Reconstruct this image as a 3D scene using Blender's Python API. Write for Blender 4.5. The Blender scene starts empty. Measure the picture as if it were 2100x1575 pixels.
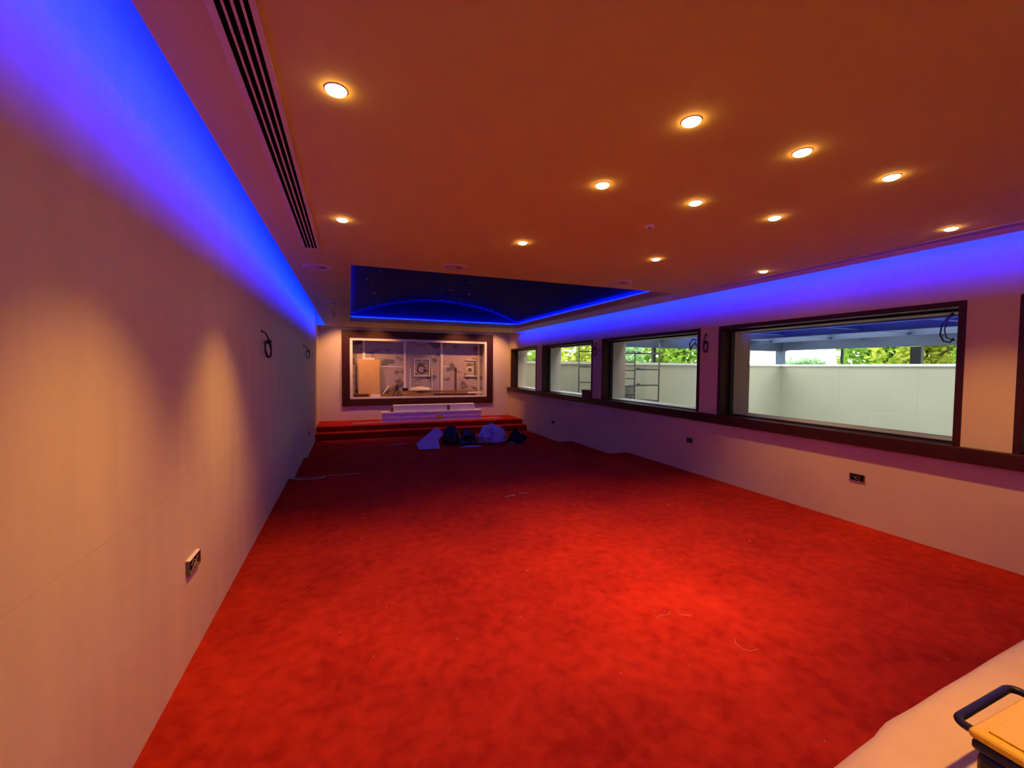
import bpy, bmesh, math, random
from mathutils import Vector, Matrix, noise

random.seed(7)
SC = bpy.context.scene
COL = SC.collection
V = Vector

# ------------------------------------------------------------------ camera
F_PX, YAW, PITCH, ROLL, CAM_H = 863.44, 0.3681, 0.0397, 0.0078, 1.5
cam_data = bpy.data.cameras.new('camera')
cam_data.sensor_width = 36.0
cam_data.lens = 36.0 * F_PX / 2100.0
cam_data.clip_start, cam_data.clip_end = 0.02, 300
cam = bpy.data.objects.new('camera', cam_data)
COL.objects.link(cam)
fw0 = V((math.sin(YAW), math.cos(YAW), 0)); rt0 = V((math.cos(YAW), -math.sin(YAW), 0)); up0 = V((0, 0, 1))
fw = fw0 * math.cos(PITCH) - up0 * math.sin(PITCH)
u1 = up0 * math.cos(PITCH) + fw0 * math.sin(PITCH)
rt = rt0 * math.cos(ROLL) + u1 * math.sin(ROLL)
u2 = u1 * math.cos(ROLL) - rt0 * math.sin(ROLL)
cam.matrix_world = Matrix(((rt.x, u2.x, -fw.x, 0), (rt.y, u2.y, -fw.y, 0), (rt.z, u2.z, -fw.z, CAM_H), (0, 0, 0, 1)))
SC.camera = cam

# ------------------------------------------------------------------ sky, exposure
world = bpy.data.worlds.new('overcast_sky'); SC.world = world
world.use_nodes = True
bg = world.node_tree.nodes['Background']
bg.inputs[0].default_value = (0.93, 0.98, 1.0, 1)
bg.inputs[1].default_value = 5.5
SC.view_settings.view_transform = 'Standard'
SC.view_settings.look = 'None'
SC.view_settings.exposure = 0.0
SC.view_settings.gamma = 1.0
SC.view_settings.use_curve_mapping = False
SC.cycles.max_bounces = 7
SC.cycles.use_light_tree = False
SC.cycles.diffuse_bounces = 3
SC.cycles.glossy_bounces = 2
SC.cycles.adaptive_threshold = .08
SC.cycles.transparent_max_bounces = 16
SC.cycles.caustics_reflective = False
SC.cycles.caustics_refractive = False
SC.cycles.sample_clamp_indirect = 6.0

# light levels, all lamps
DOWN_W = 102.0          # each ceiling downlight
FWD_TILT, TABLE_K = 14, 1.12     # gimbals of the other rows lean towards the screen; unseen added lamp brightens the table
LEFT_K, RIGHT_K, LEFT_TILT = 1.4, 1.15, 8   # the rows beside the side walls: stronger, tilted to the wall
STAGE_W = 100.0         # each spot over the stage
COVE = 120.0            # blue strips along the walls
VAULT = 210.0           # blue strips in the star ceiling
WARM = (1.0, 0.45, 0.12)
BLUE = (0.0, 0.007, 1.0)

# ------------------------------------------------------------------ room sizes
XL, XR = -0.764, 4.611          # side walls
YB, YR = 12.232, -1.9           # screen wall, wall behind the camera
H = 2.48                        # ceiling
TOP = 3.20                      # slab above the ceiling voids
XEL, XER = -0.542, 4.388        # edges of the hung ceiling beside the coves
YCE = 11.26                     # far edge of the hung ceiling
YT1, YT2 = 6.233, 8.257         # edges of the floor tiers
Z1, Z2 = -0.136, -0.261         # lower tiers
ZLEDGE = 0.887
ZWT = 2.066
WIN = [(10.162, 12.06), (7.409, 9.821), (4.597, 7.073), (1.855, 4.278), (-0.87, 1.566)]   # far to near

# ------------------------------------------------------------------ helpers
class MB:
    def __init__(self):
        self.v = []; self.f = []
    def add(self, vs, fs):
        n = len(self.v); self.v += [tuple(p) for p in vs]; self.f += [tuple(i + n for i in q) for q in fs]; return self
    def box(self, x0, y0, z0, x1, y1, z1):
        return self.add([(x0, y0, z0), (x1, y0, z0), (x1, y1, z0), (x0, y1, z0), (x0, y0, z1), (x1, y0, z1), (x1, y1, z1), (x0, y1, z1)],
                        [(0, 3, 2, 1), (4, 5, 6, 7), (0, 1, 5, 4), (1, 2, 6, 5), (2, 3, 7, 6), (3, 0, 4, 7)])
    def obox(self, c, ax, ay, az):
        c = V(c); ax = V(ax); ay = V(ay); az = V(az)
        vs = [c + sx * ax + sy * ay + sz * az for sz in (-1, 1) for sx, sy in ((-1, -1), (1, -1), (1, 1), (-1, 1))]
        return self.add(vs, [(0, 3, 2, 1), (4, 5, 6, 7), (0, 1, 5, 4), (1, 2, 6, 5), (2, 3, 7, 6), (3, 0, 4, 7)])
    def bar(self, a, b, w, t, up=(0, 0, 1)):
        a = V(a); b = V(b); d = b - a; L = d.length; d.normalize()
        s = d.cross(V(up))
        if s.length < 1e-4: s = d.cross(V((1, 0, 0)))
        s.normalize(); u = s.cross(d)
        return self.obox((a + b) / 2, d * L / 2, s * w / 2, u * t / 2)
    def tube(self, pts, r, n=8, cap=True):
        pts = [V(p) for p in pts]; rings = []
        t0 = (pts[1] - pts[0]).normalized()
        ref = V((0, 0, 1)) if abs(t0.z) < .9 else V((1, 0, 0))
        s = t0.cross(ref).normalized()
        for i, p in enumerate(pts):
            t = (pts[min(i + 1, len(pts) - 1)] - pts[max(i - 1, 0)]).normalized()
            s = (s - t * s.dot(t)).normalized(); u = t.cross(s)
            rr = r[i] if isinstance(r, (list, tuple)) else r
            rings.append([p + (s * math.cos(a) + u * math.sin(a)) * rr for a in [2 * math.pi * k / n for k in range(n)]])
        vs = [q for ring in rings for q in ring]; fs = []
        for i in range(len(pts) - 1):
            for k in range(n):
                fs.append((i * n + k, i * n + (k + 1) % n, (i + 1) * n + (k + 1) % n, (i + 1) * n + k))
        if cap:
            fs.append(tuple(range(n - 1, -1, -1))); m = (len(pts) - 1) * n; fs.append(tuple(m + k for k in range(n)))
        return self.add(vs, fs)
    def lathe(self, prof, c=(0, 0, 0), n=32, axis='z'):
        # prof: list of (radius, height)
        vs = []; fs = []
        for r, h in prof:
            for k in range(n):
                a = 2 * math.pi * k / n; p = (r * math.cos(a), r * math.sin(a), h)
                if axis == 'y': p = (p[0], p[2], p[1])
                if axis == 'x': p = (p[2], p[0], p[1])
                vs.append((c[0] + p[0], c[1] + p[1], c[2] + p[2]))
        for i in range(len(prof) - 1):
            for k in range(n): fs.append((i * n + k, i * n + (k + 1) % n, (i + 1) * n + (k + 1) % n, (i + 1) * n + k))
        return self.add(vs, fs)
    def prism(self, poly, z0, z1):
        n = len(poly)
        return self.add([(x, y, z0) for x, y in poly] + [(x, y, z1) for x, y in poly],
                        [tuple(range(n - 1, -1, -1)), tuple(range(n, 2 * n))] + [(i, (i + 1) % n, n + (i + 1) % n, n + i) for i in range(n)])
    def obj(self, name, mat, parent=None, bevel=0, smooth=False, segs=2, fixn=True):
        off = parent.matrix_world.translation if parent is not None and parent.parent is None else V((0, 0, 0))
        if parent is not None and parent.parent is not None:
            off = parent.location + parent.parent.location
        if parent is not None and parent.parent is None: off = parent.location
        me = bpy.data.meshes.new(name)
        me.from_pydata([tuple(V(p) - V(off)) for p in self.v], [], self.f)
        if bevel or fixn:
            bm = bmesh.new(); bm.from_mesh(me)
            if fixn: bmesh.ops.recalc_face_normals(bm, faces=bm.faces)
            if bevel:
                es = [e for e in bm.edges if e.is_manifold and e.calc_face_angle(0) > .5]
                bmesh.ops.bevel(bm, geom=es, offset=bevel, segments=segs, affect='EDGES', profile=.5, clamp_overlap=True)
            bm.to_mesh(me); bm.free()
        if smooth:
            for p in me.polygons: p.use_smooth = True
        me.materials.append(mat)
        o = bpy.data.objects.new(name, me); COL.objects.link(o)
        if parent is not None: o.parent = parent
        return o

def tag(o, label=None, cat=None, group=None, kind=None):
    if label: o['label'] = label
    if cat: o['category'] = cat
    if group: o['group'] = group
    if kind: o['kind'] = kind
    return o

def empty(name, loc=(0, 0, 0), label=None, cat=None, group=None, kind=None):
    o = bpy.data.objects.new(name, None); COL.objects.link(o); o.location = loc; o.empty_display_size = .1
    return tag(o, label, cat, group, kind)

def struct(o, label=None): return tag(o, label, kind='structure')

def copy_tree(o, parent=None, loc=None):
    c = o.copy(); COL.objects.link(c); c.parent = parent
    if loc is not None: c.location = loc
    for ch in list(o.children): copy_tree(ch, c)
    return c

# ------------------------------------------------------------------ materials
def mat(name, col, rough=.7, spec=.3, metal=0, noise_amt=0, noise_scale=8, bump=0, bump_scale=60, detail=4, emit=None, estr=0, sheen=0, coat=0, trans=0, stretch=None, col2=None, ramp=(.3, .7)):
    m = bpy.data.materials.new(name); m.use_nodes = True
    nt = m.node_tree; b = nt.nodes['Principled BSDF']
    b.inputs['Base Color'].default_value = (*col, 1); b.inputs['Roughness'].default_value = rough
    b.inputs['Specular IOR Level'].default_value = spec; b.inputs['Metallic'].default_value = metal
    b.inputs['Sheen Weight'].default_value = sheen; b.inputs['Coat Weight'].default_value = coat
    b.inputs['Transmission Weight'].default_value = trans
    if emit: b.inputs['Emission Color'].default_value = (*emit, 1); b.inputs['Emission Strength'].default_value = estr
    tc = nt.nodes.new('ShaderNodeTexCoord'); src = tc.outputs['Object']
    if stretch:
        mp = nt.nodes.new('ShaderNodeMapping'); mp.inputs['Scale'].default_value = stretch
        nt.links.new(src, mp.inputs['Vector']); src = mp.outputs['Vector']
    if noise_amt or col2:
        n = nt.nodes.new('ShaderNodeTexNoise'); n.inputs['Scale'].default_value = noise_scale; n.inputs['Detail'].default_value = detail
        nt.links.new(src, n.inputs['Vector'])
        r = nt.nodes.new('ShaderNodeValToRGB')
        r.color_ramp.elements[0].position, r.color_ramp.elements[1].position = ramp
        if col2: c0, c1 = col2, col
        else:
            c0 = tuple(c * (1 - noise_amt) for c in col); c1 = tuple(min(1, c * (1 + noise_amt)) for c in col)
        r.color_ramp.elements[0].color = (*c0, 1); r.color_ramp.elements[1].color = (*c1, 1)
        nt.links.new(n.outputs['Fac'], r.inputs['Fac']); nt.links.new(r.outputs['Color'], b.inputs['Base Color'])
    if bump:
        n2 = nt.nodes.new('ShaderNodeTexNoise'); n2.inputs['Scale'].default_value = bump_scale; n2.inputs['Detail'].default_value = 5
        nt.links.new(src, n2.inputs['Vector'])
        bp = nt.nodes.new('ShaderNodeBump'); bp.inputs['Strength'].default_value = bump; bp.inputs['Distance'].default_value = .01
        nt.links.new(n2.outputs['Fac'], bp.inputs['Height']); nt.links.new(bp.outputs['Normal'], b.inputs['Normal'])
    return m

def carpet_mat():
    m = bpy.data.materials.new('red_carpet'); m.use_nodes = True
    nt = m.node_tree; b = nt.nodes['Principled BSDF']
    b.inputs['Roughness'].default_value = .95; b.inputs['Specular IOR Level'].default_value = .05
    b.inputs['Sheen Weight'].default_value = .25; b.inputs['Sheen Roughness'].default_value = .6
    b.inputs['Sheen Tint'].default_value = (.8, .05, .03, 1)
    tc = nt.nodes.new('ShaderNodeTexCoord')
    # brushed pile: large soft patches, smaller scuffs, fine speckle
    def nz(scale, det, dist=0):
        n = nt.nodes.new('ShaderNodeTexNoise'); n.inputs['Scale'].default_value = scale; n.inputs['Detail'].default_value = det
        n.inputs['Distortion'].default_value = dist
        nt.links.new(tc.outputs['Object'], n.inputs['Vector']); return n.outputs['Fac']
    def mul(a, k, c=None):
        x = nt.nodes.new('ShaderNodeMath'); x.operation = 'MULTIPLY_ADD'
        nt.links.new(a, x.inputs[0]); x.inputs[1].default_value = k
        if c is None: x.inputs[2].default_value = 0
        else: nt.links.new(c, x.inputs[2])
        return x.outputs[0]
    s = mul(nz(160, 3), .22, mul(nz(13, 6, .35), .46, mul(nz(2.6, 3, .3), .32)))
    r = nt.nodes.new('ShaderNodeValToRGB'); r.color_ramp.elements[0].position = .36; r.color_ramp.elements[1].position = .64
    r.color_ramp.elements[0].color = (.25, .011, .006, 1); r.color_ramp.elements[1].color = (.50, .032, .013, 1)
    nt.links.new(s, r.inputs['Fac']); nt.links.new(r.outputs['Color'], b.inputs['Base Color'])
    bp = nt.nodes.new('ShaderNodeBump'); bp.inputs['Strength'].default_value = .6; bp.inputs['Distance'].default_value = .012
    nt.links.new(mul(nz(260, 2), .5, mul(nz(12, 4, 1), .9)), bp.inputs['Height']); nt.links.new(bp.outputs['Normal'], b.inputs['Normal'])
    return m

def glass_mat(name, tint, refl=1.0):
    m = bpy.data.materials.new(name); m.use_nodes = True
    nt = m.node_tree; nt.nodes.remove(nt.nodes['Principled BSDF']); out = nt.nodes['Material Output']
    t = nt.nodes.new('ShaderNodeBsdfTransparent'); t.inputs[0].default_value = (*tint, 1)
    g = nt.nodes.new('ShaderNodeBsdfGlossy'); g.inputs['Roughness'].default_value = .01
    lw = nt.nodes.new('ShaderNodeLayerWeight'); lw.inputs['Blend'].default_value = .5
    pw_ = nt.nodes.new('ShaderNodeMath'); pw_.operation = 'POWER'; pw_.inputs[1].default_value = 4.0
    nt.links.new(lw.outputs['Facing'], pw_.inputs[0])
    fr = nt.nodes.new('ShaderNodeMath'); fr.operation = 'MULTIPLY_ADD'; fr.inputs[1].default_value = .80; fr.inputs[2].default_value = .045
    nt.links.new(pw_.outputs[0], fr.inputs[0])
    mx = nt.nodes.new('ShaderNodeMixShader')
    nt.links.new(fr.outputs[0], mx.inputs[0]); nt.links.new(t.outputs[0], mx.inputs[1]); nt.links.new(g.outputs[0], mx.inputs[2])
    nt.links.new(mx.outputs[0], out.inputs[0])
    return m

def emit_mat(name, col, s):
    m = bpy.data.materials.new(name); m.use_nodes = True
    nt = m.node_tree; nt.nodes.remove(nt.nodes['Principled BSDF'])
    e = nt.nodes.new('ShaderNodeEmission'); e.inputs[0].default_value = (*col, 1); e.inputs[1].default_value = s
    nt.links.new(e.outputs[0], nt.nodes['Material Output'].inputs[0]); return m

def leaf_mat(name, col, col2):
    m = bpy.data.materials.new(name); m.use_nodes = True
    nt = m.node_tree; nt.nodes.remove(nt.nodes['Principled BSDF'])
    d = nt.nodes.new('ShaderNodeBsdfDiffuse'); t = nt.nodes.new('ShaderNodeBsdfTranslucent'); mx = nt.nodes.new('ShaderNodeMixShader')
    tc = nt.nodes.new('ShaderNodeTexCoord'); n = nt.nodes.new('ShaderNodeTexNoise'); n.inputs['Scale'].default_value = 1.1
    r = nt.nodes.new('ShaderNodeValToRGB'); r.color_ramp.elements[0].position = .38; r.color_ramp.elements[1].position = .62
    r.color_ramp.elements[0].color = (*col, 1); r.color_ramp.elements[1].color = (*col2, 1)
    nt.links.new(tc.outputs['Object'], n.inputs['Vector']); nt.links.new(n.outputs['Fac'], r.inputs['Fac'])
    nt.links.new(r.outputs[0], d.inputs[0]); nt.links.new(r.outputs[0], t.inputs[0]); mx.inputs[0].default_value = .5
    nt.links.new(d.outputs[0], mx.inputs[1]); nt.links.new(t.outputs[0], mx.inputs[2]); nt.links.new(mx.outputs[0], nt.nodes['Material Output'].inputs[0])
    return m

M = dict(
    wall_b=mat('pale_plaster', (.72, .63, .54), .85, .15, noise_amt=.03, noise_scale=2.5),
    wall=mat('cream_plaster', (.72, .62, .36), .85, .15, noise_amt=.035, noise_scale=2.5, bump=.06, bump_scale=90),
    board=mat('primed_wall_board', (.74, .64, .37), .75, .2, noise_amt=.05, noise_scale=3, bump=.05, bump_scale=70, stretch=(1, 2.2, .35)),
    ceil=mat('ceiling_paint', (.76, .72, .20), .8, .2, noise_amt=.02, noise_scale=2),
    white=mat('white_paint', (.84, .82, .78), .6, .3),
    carpet=carpet_mat(),
    wood=mat('mahogany_veneer', (.060, .014, .007), .45, .3, noise_scale=14, col2=(.028, .006, .003), stretch=(8, .5, 8)),
    woodx=mat('walnut_veneer', (.085, .022, .008), .42, .3, noise_scale=14, col2=(.04, .009, .004), stretch=(.5, 8, 8)),
    gasket=mat('black_window_seal', (.012, .011, .012), .5),
    glass=glass_mat('window_glass', (.93, .96, .94)),
    render=mat('beige_render', (.66, .62, .5), .9, .1, noise_amt=.05, noise_scale=1.2, bump=.05, bump_scale=40),
    panel=mat('beige_terrace_panel', (.52, .51, .38), .8, .2, noise_amt=.03, noise_scale=.8),
    cap=mat('pale_coping', (.90, .90, .86), .7),
    steel=mat('grey_blue_steel_paint', (.09, .115, .19), .6, .2, noise_amt=.08, noise_scale=1),
    deck=mat('grey_metal_deck', (.58, .60, .68), .7, .2, noise_amt=.08, noise_scale=1.3),
    dark_steel=mat('dark_steel', (.016, .02, .022), .6),
    galv=mat('galvanised_tube', (.10, .115, .115), .5, .3, metal=.2, noise_amt=.12, noise_scale=9),
    paving=mat('grey_paving', (.58, .57, .53), .9, noise_amt=.1, noise_scale=2),
    grass=mat('grass', (.10, .16, .04), 1, .05, noise_amt=.3, noise_scale=1.5),
    bezel=mat('white_bezel', (.82, .78, .72), .4, .4),
    alu=mat('white_aluminium', (.80, .70, .42), .45, .4),
    void=mat('black_void', (.004, .004, .004), .9, .05),
    grill=mat('pale_speaker_grille', (.70, .62, .56), .6, .3, bump=.3, bump_scale=500),
    vault=mat('midnight_vault_paint', (.006, .008, .075), .8, .1),
    warm_lens=emit_mat('warm_lamp_lens', (1.0, .46, .15), 42.0),
    stage_lens=emit_mat('stage_lamp_lens', (1.0, .62, .25), 3.0),
    led=emit_mat('blue_led_tape', BLUE, COVE),
    led_v=emit_mat('blue_led_tape_vault', BLUE, VAULT),
    star=emit_mat('fibre_star', (.9, .93, 1.0), .55),
    cable=mat('black_cable', (.012, .010, .014), .5),
    wcable=mat('pale_cable', (.55, .5, .55), .5),
    sock=mat('grey_back_box', (.16, .13, .12), .5, .4, noise_amt=.2, noise_scale=60),
    copper=mat('wire_copper', (.35, .2, .17), .4, .4),
    foil=mat('printed_backing_board', (.46, .39, .40), .6, .3, noise_scale=2.6, col2=(.17, .155, .165), stretch=(1, 1, 1.5), detail=1.2, ramp=(.36, .44)),
    batten=mat('white_batten', (.86, .82, .76), .6),
    tan=mat('tan_board', (.66, .44, .19), .7, noise_amt=.05, noise_scale=4),
    plank=mat('raw_timber', (.42, .24, .08), .6, .3, noise_scale=10, col2=(.22, .11, .03), stretch=(.4, 9, 9)),
    dplank=mat('dark_timber', (.10, .05, .02), .6, .3, noise_scale=10, col2=(.05, .022, .01), stretch=(.4, 9, 9)),
    wrap=mat('crinkled_film_wrap', (.84, .80, .86), .25, .6, noise_amt=.12, noise_scale=14, bump=.9, bump_scale=22),
    carton=mat('white_carton', (.84, .80, .76), .6, .3, noise_amt=.03, noise_scale=5),
    brown=mat('brown_card', (.20, .09, .045), .8, noise_amt=.1, noise_scale=8),
    yellow=mat('yellow_plastic', (.88, .60, .012), .38, .4),
    black=mat('black_plastic', (.012, .011, .010), .42, .4, bump=.05, bump_scale=300),
    ysticker=mat('yellow_tape', (.62, .55, .03), .6),
    foam=mat('white_foam_sheet', (.72, .70, .78), .6, .3),
    bagw=mat('white_plastic_bag', (.60, .60, .76), .4, .5, noise_amt=.12, noise_scale=8),
    bagd=mat('black_plastic_bag', (.010, .010, .014), .35, .5),
    bagb=mat('brown_film', (.055, .03, .032), .35, .5, noise_scale=7, col2=(.02, .01, .012)),
    navy=mat('navy_cloth', (.008, .012, .03), .9, .1, noise_amt=.3, noise_scale=20),
    cloth=mat('cream_dust_sheet', (.80, .62, .25), .85, .15, noise_amt=.05, noise_scale=6, bump=.25, bump_scale=110, sheen=.2),
    bucket=mat('grey_bucket', (.50, .52, .50), .5),
    bark=mat('bark', (.06, .045, .03), .9),
    lint=mat('pale_lint', (.62, .40, .32), .8),
    polycarb=mat('frosted_roof_sheet', (.8, .84, .9), .5, .3, trans=.6),
)
LEAF = [leaf_mat('green_leaf', (.10, .22, .03), (.30, .46, .06)), leaf_mat('yellow_green_leaf', (.24, .34, .04), (.55, .55, .09)), leaf_mat('blue_green_leaf', (.20, .36, .18), (.42, .60, .34))]

# ================================================================== STRUCTURE
# floor tiers (they step down towards the screen) and the stage
struct(MB().box(XL - .02, YR, -.6, XR + .02, YT1, 0).obj('floor', M['carpet'], bevel=.012), 'red carpet on the broad tier in the foreground')
struct(MB().box(XL - .02, YT1, -.6, XR + .02, YT2, Z1).obj('floor_middle_tier', M['carpet'], bevel=.012), 'red carpet one step down in the middle of the room')
struct(MB().box(XL - .02, YT2, -.6, XR + .02, YB + .1, Z2).obj('floor_lower_tier', M['carpet'], bevel=.01), 'red carpet on the lowest tier before the stage')
struct(MB().box(XL, 10.78, Z2, XR, 11.11, -.105).obj('stage_step', M['carpet'], bevel=.01), 'lower carpeted step in front of the stage')
struct(MB().box(XL, 11.10, Z2, XR, YB, .022).obj('stage_platform', M['carpet'], bevel=.01), 'carpeted stage platform under the screen frame')

# left wall: boards with a visible joint
wl = struct(empty('wall_left', (XL, 0, 0)), 'long cream panelled wall on the left')
MB().box(XL - .3, YR, -.6, XL - .014, YB + .1, TOP).obj('wall_core', M['wall'], wl)
ys = [YR, -.65, 1.86, 4.30, 6.74, 9.18, YB + .1]
for a, b in zip(ys[:-1], ys[1:]):
    for z0, z1 in ((-.6, .905), (.905, TOP)):
        MB().box(XL - .016, a + .0003, z0 + .0005, XL, b - .0003, z1 - .0005).obj('wall_board', M['board'], wl)
# right wall with five window openings
w = MB()
X2 = 5.12
w.box(XR, YR, -.6, X2, YB + .1, ZLEDGE - .01)
w.box(XR, YR, ZWT, X2, YB + .1, TOP)
edges = [YB + .1] + [e for a, b in WIN for e in (b, a)] + [YR]
for i in range(0, len(edges), 2):
    w.box(XR, edges[i + 1], ZLEDGE - .01, X2, edges[i], ZWT)
struct(w.obj('wall_right', M['wall']), 'long cream wall on the right with a row of windows')
# screen wall with its niche
FX0, FX1, FZ0, FZ1 = -.197, 4.075, .412, 2.475          # outer frame
BX0, BX1, BZ0, BZ1 = .001, 3.89, .598, 2.276            # white bead, outer size
NY = YB + .46
w = MB()
w.box(XL, YB, -.6, BX0, YB + .1, TOP); w.box(BX1, YB, -.6, XR, YB + .1, TOP)
w.box(BX0, YB, -.6, BX1, YB + .1, BZ0); w.box(BX0, YB, BZ1, BX1, YB + .1, TOP)
wb = struct(w.obj('wall_back', M['wall_b']), 'cream end wall around the framed screen niche')
struct(MB().box(XL - .3, YR - .2, -.6, X2, YR, TOP).obj('wall_rear', M['wall']), 'cream wall behind the viewer')
# niche box
nb = MB()
nb.box(BX0 - .25, NY, BZ0 - .2, BX1 + .25, NY + .05, BZ1 + .2)
struct(nb.obj('wall_niche', M['foil']), 'printed backing boards at the back of the niche')
nb = MB()
nb.box(BX0 - .05, YB + .1, BZ0 - .05, BX1 + .05, NY, BZ0); nb.box(BX0 - .05, YB + .1, BZ1, BX1 + .05, NY, BZ1 + .05)
nb.box(BX0 - .05, YB + .1, BZ0 - .05, BX0, NY, BZ1 + .05); nb.box(BX1, YB + .1, BZ0 - .05, BX1 + .05, NY, BZ1 + .05)
struct(nb.obj('trim_1', M['batten']), 'pale lining of the screen niche')

# hung ceiling with its star recess, coves at both sides
RX0, RX1, RY0, RY1 = .02, 3.93, 4.41, 9.95
c = MB(); CT = .022
c.box(XEL, YR, H, XER, RY0, H + CT); c.box(XEL, RY1, H, XER, YCE, H + CT)
c.box(XEL, RY0, H, RX0, RY1, H + CT); c.box(RX1, RY0, H, XER, RY1, H + CT)
struct(c.obj('ceiling', M['ceil']), 'hung ceiling with downlights and star recess')
struct(MB().box(XL - .3, YR - .2, TOP, X2, NY + .1, TOP + .2).obj('ceiling_slab', M['ceil']), 'slab above the hung ceiling')
# lip round the recess and pale trough behind it
LZ = H + .095
l = MB()
l.box(RX1, RY0 - .03, H + CT, RX1 + .025, RY1 + .03, LZ); l.box(RX0 - .025, RY0 - .03, H + CT, RX0, RY1 + .03, LZ)
l.box(RX0 - .025, RY1, H + CT, RX1 + .025, RY1 + .025, LZ); l.box(RX0 - .025, RY0 - .025, H + CT, RX1 + .025, RY0, LZ)
struct(l.obj('trim_2', M['ceil']), 'upstand lip around the star recess')
TZ = H + .13; TX0, TX1, TY0, TY1 = RX0 - .06, RX1 + .06, RY0 - .06, RY1 + .06
l = MB()
l.box(TX1, TY0, H + CT, TX1 + .02, TY1, TZ); l.box(TX0 - .02, TY0, H + CT, TX0, TY1, TZ)
l.box(TX0, TY1, H + CT, TX1, TY1 + .02, TZ); l.box(TX0, TY0 - .02, H + CT, TX1, TY0, TZ)
struct(l.obj('trim_3', M['white']), 'white trough behind the recess lip')
# barrel vault and its two end walls
xc, half, rise, NA = (TX0 + TX1) / 2, (TX1 - TX0) / 2 + .01, .43, 40
Rv = (half * half + rise * rise) / (2 * rise)
def vault_z(x): return TZ + math.sqrt(max(0, Rv * Rv - (x - xc) ** 2)) - (Rv - rise)
v = MB(); xs = [xc - half + 2 * half * i / NA for i in range(NA + 1)]
for y in (TY0 - .02, TY1 + .02):
    pass
n0 = [(x, TY0 - .02, vault_z(x)) for x in xs]; n1 = [(x, TY1 + .02, vault_z(x)) for x in xs]
t0 = [(x, TY0 - .02, vault_z(x) + .02) for x in xs]; t1 = [(x, TY1 + .02, vault_z(x) + .02) for x in xs]
k = NA + 1
v.add(n0 + n1, [(i, i + 1, k + i + 1, k + i) for i in range(NA)]); v.add(t0 + t1, [(i, k + i, k + i + 1, i + 1) for i in range(NA)])
vault = struct(v.obj('ceiling_vault', M['vault'], smooth=True, fixn=False), 'dark barrel vault of the star ceiling')
for y in (TY0, TY1):
    e = MB(); m_ = [(x, y, TZ - .001) for x in xs]; h_ = [(x, y, vault_z(x) + .01) for x in xs]
    e.add(m_ + h_, [(i, i + 1, k + i + 1, k + i) for i in range(NA)])
    m2 = [(x, y + .02, TZ - .001) for x in xs]; h2 = [(x, y + .02, vault_z(x) + .01) for x in xs]
    e.add(m2 + h2, [(i, k + i, k + i + 1, i + 1) for i in range(NA)])
    o = e.obj('vault_end', M['vault'], fixn=False); o.parent = vault
st = MB()
rs = random.Random(3)
for i in range(150):
    x = rs.uniform(TX0 + .25, TX1 - .25); y = rs.uniform(RY0 + .1, RY1 - .1); z = vault_z(x) - .004
    r = rs.choice((.0035, .004, .005, .0075))
    st.add([(x + r, y, z), (x, y + r, z), (x - r, y, z), (x, y - r, z), (x, y, z - r * .6)], [(0, 1, 4), (1, 2, 4), (2, 3, 4), (3, 0, 4)])
o = st.obj('star_points', M['star'], vault); o['kind'] = 'stuff'
# end plates of the coves and the fascia of the stage slot
p = MB()
p.box(XL, YCE - .02, H + .005, XEL, YCE, TOP); p.box(XER, YCE - .02, H + .005, XR, YCE, TOP)
p.box(XEL, YCE - .02, H + CT, XER, YCE, TOP)
struct(p.obj('trim_4', M['ceil']), 'bulkhead above the far edge of the hung ceiling')
# window ledge
struct(MB().box(XR - .065, YR, .770, XR + .002, YB, ZLEDGE).obj('trim_5', M['wood'], bevel=.006), 'dark red wooden ledge running under all the windows')
# windows
wname = ['small end window nearest the stage', 'window next to the end window, brown box on its sill', 'window with scaffold tower behind it', 'large window with the terrace corner behind it', 'window cut off at the right edge']
FT = .048
XG = 4.79
for i, (a, b) in enumerate(WIN):
    root = struct(empty('window_%d' % (i + 1), (XR, (a + b) / 2, ZLEDGE)), wname[i])
    MB().box(XR - .008, a, ZLEDGE, XG - .03, a + FT, ZWT).obj('jamb', M['wood'], root, bevel=.003)
    MB().box(XR - .008, b - FT, ZLEDGE, XG - .03, b, ZWT).obj('jamb', M['wood'], root, bevel=.003)
    MB().box(XR - .008, a + FT, ZWT - FT, XG - .03, b - FT, ZWT).obj('head_board', M['wood'], root, bevel=.003)
    MB().box(XR + .002, a + FT, ZLEDGE - .03, XG - .03, b - FT, ZLEDGE).obj('sill_board', M['wood'], root, bevel=.003)
    g = MB(); gw = .022
    g.box(XG - .03, a, ZLEDGE, XG + .03, a + FT + gw, ZWT); g.box(XG - .03, b - FT - gw, ZLEDGE, XG + .03, b, ZWT)
    g.box(XG - .03, a + FT + gw, ZWT - FT - gw, XG + .03, b - FT - gw, ZWT); g.box(XG - .03, a + FT + gw, ZLEDGE - .03, XG + .03, b - FT - gw, ZLEDGE + .012)
    g.obj('seal', M['gasket'], root)
    MB().add([(XG, a + FT, ZLEDGE), (XG, b - FT, ZLEDGE), (XG, b - FT, ZWT - FT), (XG, a + FT, ZWT - FT)], [(0, 1, 2, 3)]).obj('pane', M['glass'], root, fixn=False)
    r = MB()
    r.box(XG + .03, a, ZLEDGE + .012, X2, a + FT + .01, ZWT); r.box(XG + .03, b - FT - .01, ZLEDGE + .012, X2, b, ZWT); r.box(XG + .03, a, ZWT - FT - .01, X2, b, ZWT)
    r.obj('outer_reveal', M['render'], root)
    MB().box(XG + .03, a, ZLEDGE - .03, X2 + .03, b, ZLEDGE + .012).obj('outer_sill', M['cap'], root)

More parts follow.
